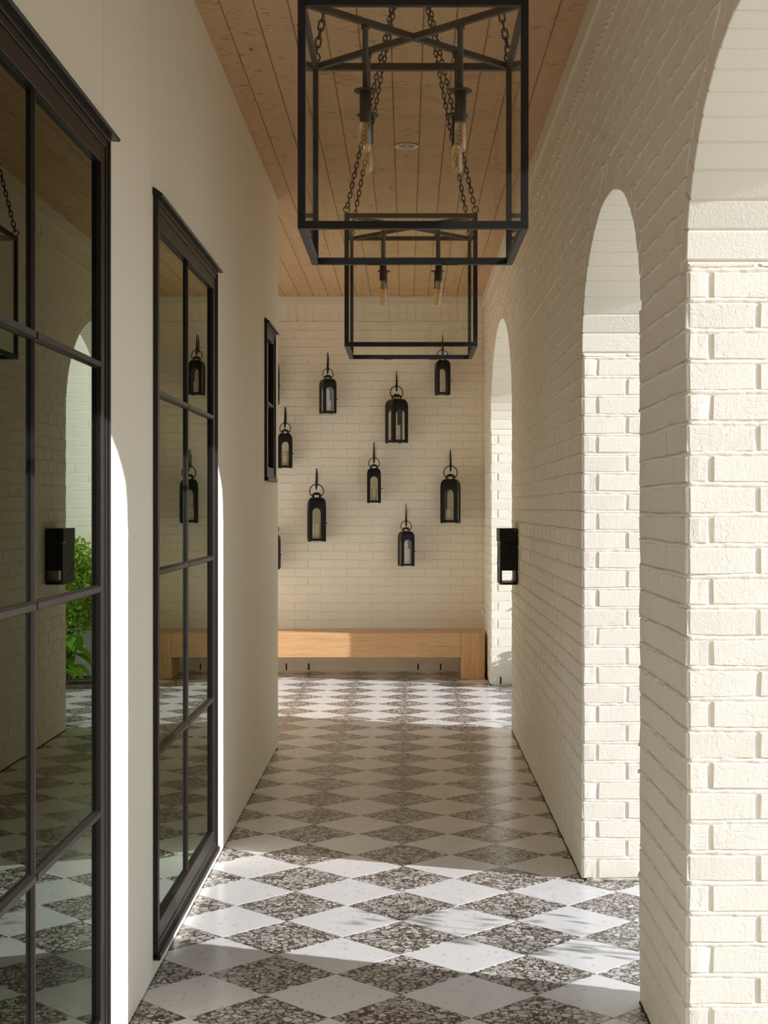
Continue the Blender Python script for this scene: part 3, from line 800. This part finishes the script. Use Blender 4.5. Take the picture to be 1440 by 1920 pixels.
# ------------------------------------------------------------------ glass box chandeliers
CW = 0.457
def chain_link_mesh():
    bm = bmesh.new(); L, W, R = 0.0122, 0.0062, 0.0023; pts = []
    for i in range(10):
        a = 2 * PI * i / 10 + PI / 10
        pts.append((W * math.cos(a), 0, (L - W) * (1 if math.sin(a) > 0 else -1) + W * math.sin(a)))
    tube(bm, pts, R, 5, True)
    me = bpy.data.meshes.new('chain_link'); bm.to_mesh(me); bm.free(); me.materials.append(M['iron'])
    for p in me.polygons: p.use_smooth = True
    return me
LINK = chain_link_mesh()
def build_chandelier(cx, cy, label):
    zb = 2.100; h = CW / 2; b = 0.0152; zt = CW
    r = thing('glass_lantern', label, 'chandelier', (cx, cy, zb), 0, 'glass box lanterns hanging from the timber ceiling')
    i_ = h - b
    for sx_ in (-1, 1):
        for sy_ in (-1, 1):
            boxobj('post', (min(sx_ * h, sx_ * i_), max(sx_ * h, sx_ * i_), min(sy_ * h, sy_ * i_), max(sy_ * h, sy_ * i_), 0, zt), M['iron'], r, 0.0008)
    for z0 in (0.0, zt - b):
        for s_ in (-1, 1):
            boxobj('rail', (-i_, i_, min(s_ * h, s_ * i_), max(s_ * h, s_ * i_), z0, z0 + b), M['iron'], r, 0.0008)
            boxobj('rail', (min(s_ * h, s_ * i_), max(s_ * h, s_ * i_), -i_, i_, z0, z0 + b), M['iron'], r, 0.0008)
    for k, a in enumerate((PI / 4, -PI / 4)):
        L = i_ * math.sqrt(2) + 0.004; z1 = zt - (0.001 if k == 0 else 0.002)
        o = boxobj('cross_bar', (-L, L, -0.006, 0.006, z1 - 0.013, z1), M['iron'], r, 0.0006); o.rotation_euler = (0, 0, a)
    pg = h - b * 0.5; e = i_ + 0.002; t_ = 0.0015
    for s_ in (-1, 1):
        boxobj('glass_pane', (-e, e, s_ * pg - t_, s_ * pg + t_, b - 0.002, zt - b + 0.002), M['lglass'], r)
        boxobj('glass_pane', (s_ * pg - t_, s_ * pg + t_, -e, e, b - 0.002, zt - b + 0.002), M['lglass'], r)
    for s_ in (-0.085, 0.085):
        boxobj('glass_clip', (s_ - 0.017, s_ + 0.017, h - b - 0.004, h - b + 0.002, -0.0025, 0.001), M['iron'], r)
    d = 0.098
    for sx_ in (-1, 1):
        for sy_ in (-1, 1):
            x, y = sx_ * d, sy_ * d
            bm = bmesh.new(); lathe(bm, [(0.0090, zt - 0.014), (0.0090, zt - 0.022), (0.0060, zt - 0.024), (0.0060, 0.306)], 14, (x, y, 0))
            st = obj('stem', bm, M['iron'], r, True)
            bm = bmesh.new(); lathe(bm, [(0.005, 0.3105), (0.0235, 0.3095), (0.0245, 0.3075), (0.0235, 0.3060), (0.005, 0.3060)], 24, (x, y, 0)); obj('drip_disc', bm, M['iron'], st, False)
            bm = bmesh.new(); lathe(bm, [(0.0122, 0.306), (0.0122, 0.246), (0.0110, 0.2445)], 18, (x, y, 0)); obj('candle_sleeve', bm, M['iron'], st, True)
            bm = bmesh.new(); lathe(bm, [(0.0095, 0.2455), (0.0118, 0.238), (0.0122, 0.225), (0.0122, 0.196), (0.0112, 0.188), (0.0085, 0.1835), (0.004, 0.1818)], 18, (x, y, 0)); obj('bulb', bm, M['bulb'], st, True)
            bm = bmesh.new(); pts = [(x + 0.0048 * math.cos(q * 0.9), y + 0.0048 * math.sin(q * 0.9), 0.234 - q * 0.0013) for q in range(32)]
            tube(bm, pts, 0.0006, 4); obj('filament', bm, M['filament'], st)
    # canopy and four chains
    top = ZC - zb
    bm = bmesh.new(); lathe(bm, [(0.062, top), (0.062, top - 0.010), (0.052, top - 0.016), (0.016, top - 0.018), (0.016, top - 0.030)], 28); obj('canopy', bm, M['iron'], r, False)
    for sx_ in (-1, 1):
        for sy_ in (-1, 1):
            p0 = Vector((sx_ * (h - b / 2), sy_ * (h - b / 2), zt + 0.012)); p1 = Vector((sx_ * 0.028, sy_ * 0.028, top - 0.022))
            bm = bmesh.new(); tube(bm, [(p0.x + 0.011 * math.cos(q), p0.y, p0.z + 0.002 + 0.011 * math.sin(q)) for q in [2 * PI * k / 14 for k in range(14)]], 0.0022, 6, True)
            ch = obj('chain', bm, M['iron'], r, True)
            dv = p1 - p0; n = int(dv.length / 0.0188); q = dv.to_track_quat('Z', 'Y')
            for k in range(n):
                o = bpy.data.objects.new('chain_link', LINK); COL.objects.link(o); o.parent = ch
                o.location = p0 + dv * ((k + 0.9) / n); o.rotation_mode = 'QUATERNION'
                o.rotation_quaternion = q @ Matrix.Rotation(PI / 2 * (k % 2) + PI / 4 + random.uniform(-0.25, 0.25), 4, 'Z').to_quaternion()
    return r
build_chandelier(0.0134, 3.2255, 'large black framed glass lantern with four amber bulbs, nearest of two hanging')
build_chandelier(0.0158, 5.4285, 'black framed glass lantern hanging farther back, seen below the nearest one')

# ------------------------------------------------------------------ wall lanterns, hooks, candles
YLAN = 14.135
PXM = F_PX / YLAN
def arch_pts(hw, zb, zs, n=10):
    pts = [(-hw, zb), (-hw, zs)]
    for k in range(1, n): a = PI - PI * k / n; pts.append((hw * math.cos(a), zs + hw * 1.05 * math.sin(a)))
    return pts + [(hw, zs), (hw, zb)]
def side_plate(bm, W, H, hw, zb, zs, rot, thick=0.004):
    """one wall of the lantern: flat plate with an arched hole, thickness inwards"""
    h = W / 2; inner = arch_pts(hw, zb, zs); outer = []
    for (x, z) in inner:
        if z <= zb + 1e-6: outer.append((math.copysign(h, x), 0.012))
        elif abs(abs(x) - hw) < 1e-6: outer.append((math.copysign(h, x), zs))
        else:
            ang = math.atan2(z - zs, x); cx_, sz = math.cos(ang), math.sin(ang)
            k = min(h / abs(cx_) if abs(cx_) > 1e-6 else 9, (H - zs) / sz if sz > 1e-6 else 9); outer.append((cx_ * k, zs + sz * k))
    m = Matrix.Rotation(rot, 3, 'Z'); f = lambda x, y, z: bm.verts.new(m @ Vector((x, y, z)))
    rings = [[f(x, -h, z) for x, z in outer], [f(x, -h, z) for x, z in inner], [f(x, -h + thick, z) for x, z in inner]]
    n = len(inner)
    for a, b_ in ((rings[0], rings[1]), (rings[1], rings[2])):
        for i in range(n - 1): bm.faces.new((a[i], a[i + 1], b_[i + 1], b_[i]))
        bm.faces.new((a[n - 1], a[0], b_[0], b_[n - 1]))
def build_wall_lantern(x, ring_y, theta, s, label):
    """x: centre pixel, ring_y: pixel of the ring's top"""
    W, Hs, Hd = 0.160 * s, 0.342 * s, 0.068 * s          # width, straight body, dome
    X, Zr = px(x, ring_y, YLAN)
    ring_r = 0.064 * s
    neck0 = Hs + Hd; cap0 = neck0 + 0.024 * s; capt = cap0 + 0.026 * s
    rc = neck0 + 0.060 * s
    zbase = Zr - (rc + ring_r)
    r = thing('lantern', label, 'lantern', (X, YLAN, zbase), theta, 'black lanterns hung on the back brick wall')
    h = W / 2
    bm = bmesh.new(); hw = W * 0.285; zb, zs = 0.030 * s, 0.268 * s
    for k in range(4): side_plate(bm, W, Hs, hw, zb, zs, k * PI / 2)
    box(bm, -h, h, -h, h, 0.006 * s, 0.013)
    for sx_ in (-1, 1):
        for sy_ in (-1, 1):
            cx_, cy_ = sx_ * (h - 0.011), sy_ * (h - 0.011); box(bm, cx_ - 0.010, cx_ + 0.010, cy_ - 0.010, cy_ + 0.010, 0, 0.008 * s)
            px_, py_ = sx_ * (h - 0.004), sy_ * (h - 0.004); box(bm, px_ - 0.0045, px_ + 0.0045, py_ - 0.0045, py_ + 0.0045, 0.012, Hs)
    bmesh.ops.recalc_face_normals(bm, faces=bm.faces[:])
    obj('body', bm, M['black'], r)
    bm = bmesh.new(); rows = []; n0 = 0.041 * s
    for k in range(8):
        a = PI / 2 * k / 7; wv = n0 + (h - n0) * math.cos(a) if k < 7 else n0; z = Hs + Hd * math.sin(a) * 1.0
        rows.append([bm.verts.new((sx_ * wv, sy_ * wv, z)) for sx_, sy_ in ((-1, -1), (1, -1), (1, 1), (-1, 1))])
    for a, b_ in zip(rows, rows[1:]):
        for i in range(4): bm.faces.new((a[i], a[(i + 1) % 4], b_[(i + 1) % 4], b_[i]))
    bm.faces.new(rows[-1]); bmesh.ops.recalc_face_normals(bm, faces=bm.faces[:])
    obj('roof', bm, M['black'], r)
    bm = bmesh.new()
    for k in range(4):
        a = PI / 4 + k * PI / 2; qx, qy = 0.040 * s * math.cos(a), 0.040 * s * math.sin(a)
        box(bm, qx - 0.004, qx + 0.004, qy - 0.004, qy + 0.004, neck0 - 0.002, cap0 + 0.002)
    for sg in (-1, 1): box(bm, sg * 0.037 * s - 0.003, sg * 0.037 * s + 0.003, -0.003, 0.003, neck0 - 0.002, cap0 + 0.002)
    obj('neck', bm, M['black'], r)
    bm = bmesh.new(); lathe(bm, [(0.045 * s, cap0), (0.043 * s, cap0 + 0.007 * s), (0.030 * s, cap0 + 0.018 * s), (0.012 * s, cap0 + 0.025 * s), (0.002, capt)], 20); obj('cap', bm, M['black'], r, True)
    bm = bmesh.new(); pts = []
    for k in range(23):
        a = math.radians(-52 + 284 * k / 22); pts.append((ring_r * math.cos(a), 0, rc + ring_r * math.sin(a)))
    tube(bm, pts, 0.0042 * s + 0.0006, 8); obj('ring_handle', bm, M['black'], r, True)
    gz0, gz1 = zb - 0.004, zs + hw + 0.006
    for k in range(4):
        o = boxobj('glass_pane', (-hw - 0.004, hw + 0.004, -h + 0.0048, -h + 0.0066, gz0, gz1), M['lglass'], r); o.rotation_euler = (0, 0, k * PI / 2)
    bm = bmesh.new(); lathe(bm, [(0.003, 0), (0.003, 0.010), (0.005, 0.011), (0.005, 0.017), (0.002, 0.019)], 10, (h, -h * 0.55, Hs * 0.50), 'x'); obj('latch', bm, M['black'], r, True)
    return r, (X, zbase, s, Zr)
def build_hook(x, top_y, Zr, s, label):
    X, Zt = px(x, top_y, YLAN + 0.05)
    yw = YB - 0.009 - YLAN                               # wall side, in local y
    r = thing('wall_hook', label, 'hook', (X, YLAN, Zr), 0, 'tapered iron hooks on the back brick wall')
    H = Zt - Zr
    bm = bmesh.new()
    boxh = 0.075 * s
    box(bm, -0.0045, 0.0045, yw - 0.004, yw + 0.006, -boxh * 0.2, H * 0.72)
    obj('back_plate', bm, M['black'], r)
    bm = bmesh.new(); pts = []; rad = []
    pts.append((0, yw - 0.002, H * 0.30)); rad.append(0.0042)
    pts.append((0, yw - 0.012, H * 0.55)); rad.append(0.0042)
    for k in range(9):
        a = PI * k / 8; cy_ = (yw - 0.012) / 2 + 0.004; rr = (yw - 0.012) / 2 - 0.004
        pts.append((0, cy_ + rr * math.cos(a) * 0.9, H * 0.80 + (H * 0.20) * math.sin(a))); rad.append(0.0042 - 0.0008 * math.sin(a))
    pts.append((0, 0.010, H * 0.60)); rad.append(0.0054)
    pts.append((0, 0.011, H * 0.25)); rad.append(0.0082)
    pts.append((0, 0.012, 0.012)); rad.append(0.0105)
    for k in range(1, 7):
        a = PI * k / 6; pts.append((0, -0.001 + 0.012 * math.cos(a), -0.011 - 0.011 * math.sin(a))); rad.append(0.0095 - 0.0007 * k)
    pts.append((0, -0.014, 0.010)); rad.append(0.0045)
    tube(bm, pts, rad, 10); obj('hook_arm', bm, M['black'], r, True)
    bm = bmesh.new(); lathe(bm, [(0.0095, -0.010), (0.0092, -0.024), (0.0058, -0.042), (0.0012, -0.056)], 10, (0, 0.004, -0.004)); obj('hook_tip', bm, M['black'], r, True)
    return r
def build_candle(X, zb, s, rad, hgt, dx, label):
    z0 = zb + 0.0132 if s < 0.9 else zb + 0.0132
    bm = bmesh.new(); lathe(bm, [(rad * 0.97, 0), (rad, 0.003), (rad, hgt - 0.004), (rad * 0.95, hgt), (rad * 0.7, hgt - 0.006), (rad * 0.1, hgt - 0.010)], 24)
    r = thing('candle', label, 'candle', (X + dx, YLAN, z0), 0, 'ivory pillar candles inside the wall lanterns')
    obj('wax', bm, M['candle'], r, True)
    bm = bmesh.new(); tube(bm, [(0, 0, hgt - 0.012), (0.001, 0, hgt - 0.004), (0.002, 0.001, hgt + 0.002)], 0.0012, 5); obj('wick', bm, M['wick'], r)
S1 = 0.79
# centre x, ring-top y, hook-top y, turn (deg), size, candle radius, candle height, candle dx, name
LANS = [
    (506.5, 650.5, 612, 0, 1.0, 0.034, 0.13, 0, 'behind the end of the left wall beside the small window'),
    (512.5, 982, 945, 0, S1, 0.034, 0.12, 0, 'low down, almost hidden behind the end of the left wall'),
    (534.8, 793, 763, 0, S1, 0.035, 0.145, 0, 'close beside the small window'),
    (614.7, 691, 661, 22, S1, 0.032, 0.11, 0, 'upper left, with sky mirrored in its glass'),
    (743.6, 723.5, 695, 26, 1.0, 0.036, 0.155, 0, 'top centre, turned to show two glass sides'),
    (829.8, 656, 628, 8, S1, 0.031, 0.115, 0, 'topmost on the right, partly behind the far glass box'),
    (701.3, 858.5, 829, 0, S1, 0.031, 0.12, 0, 'small one at the middle of the group'),
    (593.6, 908, 878, 9, 1.0, 0.038, 0.16, 0, 'lower left, above the sunlit end of the bench'),
    (844.6, 873.5, 843, -13, 1.0, 0.032, 0.115, -0.012, 'lower right beside the far arch'),
    (761.5, 976.5, 945, 16, S1, 0.036, 0.15, 0.004, 'lowest of the group, right of centre'),
]
for (x, ry, hy, th, s, cr_, ch_, cdx, where) in LANS:
    size = 'tall' if s == 1.0 else 'short'
    r, (X, zb, s_, Zr) = build_wall_lantern(x, ry, math.radians(th), s, '%s black lantern %s' % (size, where))
    build_hook(x, hy, Zr, s, 'iron hook of the lantern %s' % where)
    build_candle(X, zb, s, cr_ * (1.0 if s == 1 else 0.92), ch_, cdx, 'candle in the lantern %s' % where)

# ------------------------------------------------------------------ bench
bx0, bx1, by0, by1, bt = -2.03, 0.70, 13.6, 14.06, 0.416
r = thing('bench', 'long solid oak bench standing against the back brick wall', 'bench', ((bx0 + bx1) / 2, (by0 + by1) / 2, 0))
hx, hy = (bx1 - bx0) / 2, (by1 - by0) / 2; lw = 0.212
boxobj('seat', (-hx + lw, hx - lw, -hy, hy, 0.196, bt), M['oakx'], r, 0.004)
boxobj('leg', (hx - lw + 0.0012, hx, -hy - 0.001, hy, 0, bt), M['oakz'], r, 0.004)
boxobj('leg', (-hx, -hx + lw - 0.0012, -hy - 0.001, hy, 0, bt), M['oakz'], r, 0.004)

# ------------------------------------------------------------------ letter box on the pier
r = thing('letter_box', 'black metal letter box with open slot fixed to the right brick wall', 'letter box', (XR, 10.06, 1.04))
y0, y1, xf = -0.17, 0.17, -0.119
boxobj('body', (xf, -0.003, y0, y1, 0.092, 0.275), M['black'], r, 0.002)
boxesobj('paper_slot', [(xf, xf + 0.012, y0, y1, 0.0, 0.092), (-0.014, -0.003, y0, y1, 0.0, 0.092), (xf + 0.012, -0.014, y0, y1, 0.0, 0.013)], M['black'], r, 0.001)
lid = boxobj('lid', (xf - 0.004, -0.003, y0 - 0.001, y1 + 0.001, 0.277, 0.367), M['black'], r, 0.003)
boxobj('lid_lip', (xf - 0.012, xf + 0.004, y0 - 0.002, y0 + 0.06, 0.2735, 0.2795), M['silver'], lid)
for (ya, za, yb, zb_) in ((y0, 0.245, y1, 0.13), (y1, 0.13, y0, 0.0)):
    bm = bmesh.new(); tube(bm, [(xf - 0.0005, ya, za), (xf - 0.0005, yb, zb_)], 0.0016, 4); obj('flap_seam', bm, M['bronze'], r)
for (x_, z_) in ((-0.02, 0.355), (xf + 0.008, 0.006)):
    bm = bmesh.new(); lathe(bm, [(0.0032, y0 - 0.003), (0.0032, y0 + 0.004)], 10, (x_, 0, z_), 'y'); obj('rivet', bm, M['silver'], r)

# small white fitting on the brick by the bench
X, Z = XR, 0.60
r = thing('wall_fitting', 'small white round fitting on the right brick wall near the bench', 'fitting', (XR, 13.85, 0.575))
boxobj('mount', (-0.012, -0.001, -0.03, 0.03, -0.045, 0.045), M['white'], r, 0.004)
bm = bmesh.new(); lathe(bm, [(0.014, -0.011), (0.014, -0.022), (0.022, -0.024), (0.022, -0.038), (0.012, -0.042)], 16, (0, 0, 0.008), 'x'); obj('knob', bm, M['white'], r, True)

# ------------------------------------------------------------------ garden outside the arches
g = boxobj('ground', (1.30, 9.0, -4.0, 20.0, -0.12, -0.03), M['gravel']); struct(g, 'pale gravel outside the arches', 'ground')
g = boxobj('garden_bed', (0.95, 3.4, 12.86, 14.4, -0.05, 0.03), M['soil'], None, 0.01); struct(g, 'dark mulch bed outside the far arch', 'ground')
bm = bmesh.new(); box(bm, XR + WT, 4.2, 13.62, 13.9, 0.03, 3.3)
wg = obj('wall_garden', bm, M['brick']); struct(wg, 'white painted brick wall of the garden behind the shrubs', 'wall')
Fg = BrickField(wg)
for k in range(40):
    v0, v1 = Z0 + k * COURSE, Z0 + (k + 1) * COURSE
    if v0 < 0.05: continue
    rowfield(Fg, Matrix.Translation((0, 13.62, 0)), v0, v1, [(XR + WT + 0.01, 2.2, XR + WT + 0.01, 2.2)], off=(0.122 if k % 2 else 0) + 0.03)
Fg.finish(0)
def leaf_cloud(n, cx, cy, cz, rx, ry, rz, size, rnd):
    vs, fs = [], []
    for _ in range(n):
        while True:
            p = Vector((rnd.uniform(-1, 1), rnd.uniform(-1, 1), rnd.uniform(-1, 1)))
            if 0.2 < p.length < 1: break
        c = Vector((cx + p.x * rx, cy + p.y * ry, cz + p.z * rz)); d = Vector((rnd.uniform(-1, 1), rnd.uniform(-1, 1), rnd.uniform(-0.6, 1))).normalized()
        s_ = d.cross(Vector((rnd.uniform(-1, 1), rnd.uniform(-1, 1), rnd.uniform(-1, 1)))).normalized(); L = size * rnd.uniform(0.7, 1.3)
        n_ = d.cross(s_) * (L * 0.12)
        b0 = len(vs); vs += [tuple(c), tuple(c + d * L * 0.5 + s_ * L * 0.28 + n_), tuple(c + d * L), tuple(c + d * L * 0.5 - s_ * L * 0.28 + n_)]
        fs += [(b0, b0 + 1, b0 + 2), (b0, b0 + 2, b0 + 3)]
    return vs, fs
rnd = random.Random(3)
def build_shrub(cx, cy, h, rx, n, size, label, lowfrac=0.35):
    r = thing('shrub', label, 'shrub', (cx, cy, 0.0))
    vs, fs = leaf_cloud(n, 0, 0, h * (0.5 + lowfrac / 2), rx, rx * 0.8, h * (0.5 - lowfrac / 2), size, rnd)
    o = pyobj('foliage', vs, fs, M['leaf'], r); o['kind'] = 'stuff'
    bm = bmesh.new()
    for _ in range(7):
        a = rnd.uniform(0, 2 * PI); q = rnd.uniform(0.2, 0.8) * rx
        tube(bm, [(0.02 * math.cos(a), 0.02 * math.sin(a), -0.03), (q * 0.4 * math.cos(a), q * 0.4 * math.sin(a), h * 0.4), (q * math.cos(a), q * 0.8 * math.sin(a), h * 0.85)], [0.009, 0.007, 0.003], 5)
    obj('stems', bm, M['stem'], r)
    return r
build_shrub(1.36, 13.28, 1.30, 0.29, 3400, 0.05, 'leafy green shrub outside the far arch, mirrored in the nearest window', 0.3)
build_shrub(2.25, 13.2, 1.15, 0.34, 2200, 0.055, 'leafy green shrub in the bed away from the far arch')
r = thing('hosta', 'broad leaved green plant in the bed under the shrub', 'plant', (1.31, 12.93, 0.03))
bm0 = bmesh.new()
for k in range(44):
    a = rnd.uniform(0, 2 * PI); el = rnd.uniform(0.25, 1.25); L = rnd.uniform(0.13, 0.20)
    vs, fs = [], []; stemL = rnd.uniform(0.12, 0.42)
    d = Vector((math.cos(a), math.sin(a), 0)); base = d * 0.08 * rnd.uniform(0.3, 1.4) + Vector((0, 0, stemL)); s_ = Vector((-math.sin(a), math.cos(a), 0))
    for j, (t, wq) in enumerate(((0, 0.02), (0.2, 0.30), (0.45, 0.40), (0.75, 0.24), (1.0, 0.01))):
        c = base + d * L * t * math.cos(el * 0.6) + Vector((0, 0, 1)) * L * (0.4 * math.sin(el) * t - 0.75 * t * t)
        for sg in (-1, 0, 1): vs.append(tuple(c + s_ * sg * wq * L + Vector((0, 0, 0.03 * abs(sg) * wq))))
    for j in range(4):
        for q in range(2): b0 = j * 3 + q; fs.append((b0, b0 + 1, b0 + 4, b0 + 3))
    pyobj('leaf', vs, fs, M['hosta'], r, True)
    tube(bm0, [(0, 0, -0.02), tuple(base * 0.5), tuple(base)], 0.004, 4)
obj('stems', bm0, M['stem'], r)
build_shrub(2.25, 4.85, 1.12, 0.36, 90, 0.06, 'wispy open shrub outside the middle arch', 0.25)
build_shrub(2.6, 10.3, 0.8, 0.5, 900, 0.06, 'low green shrub outside the far arch')
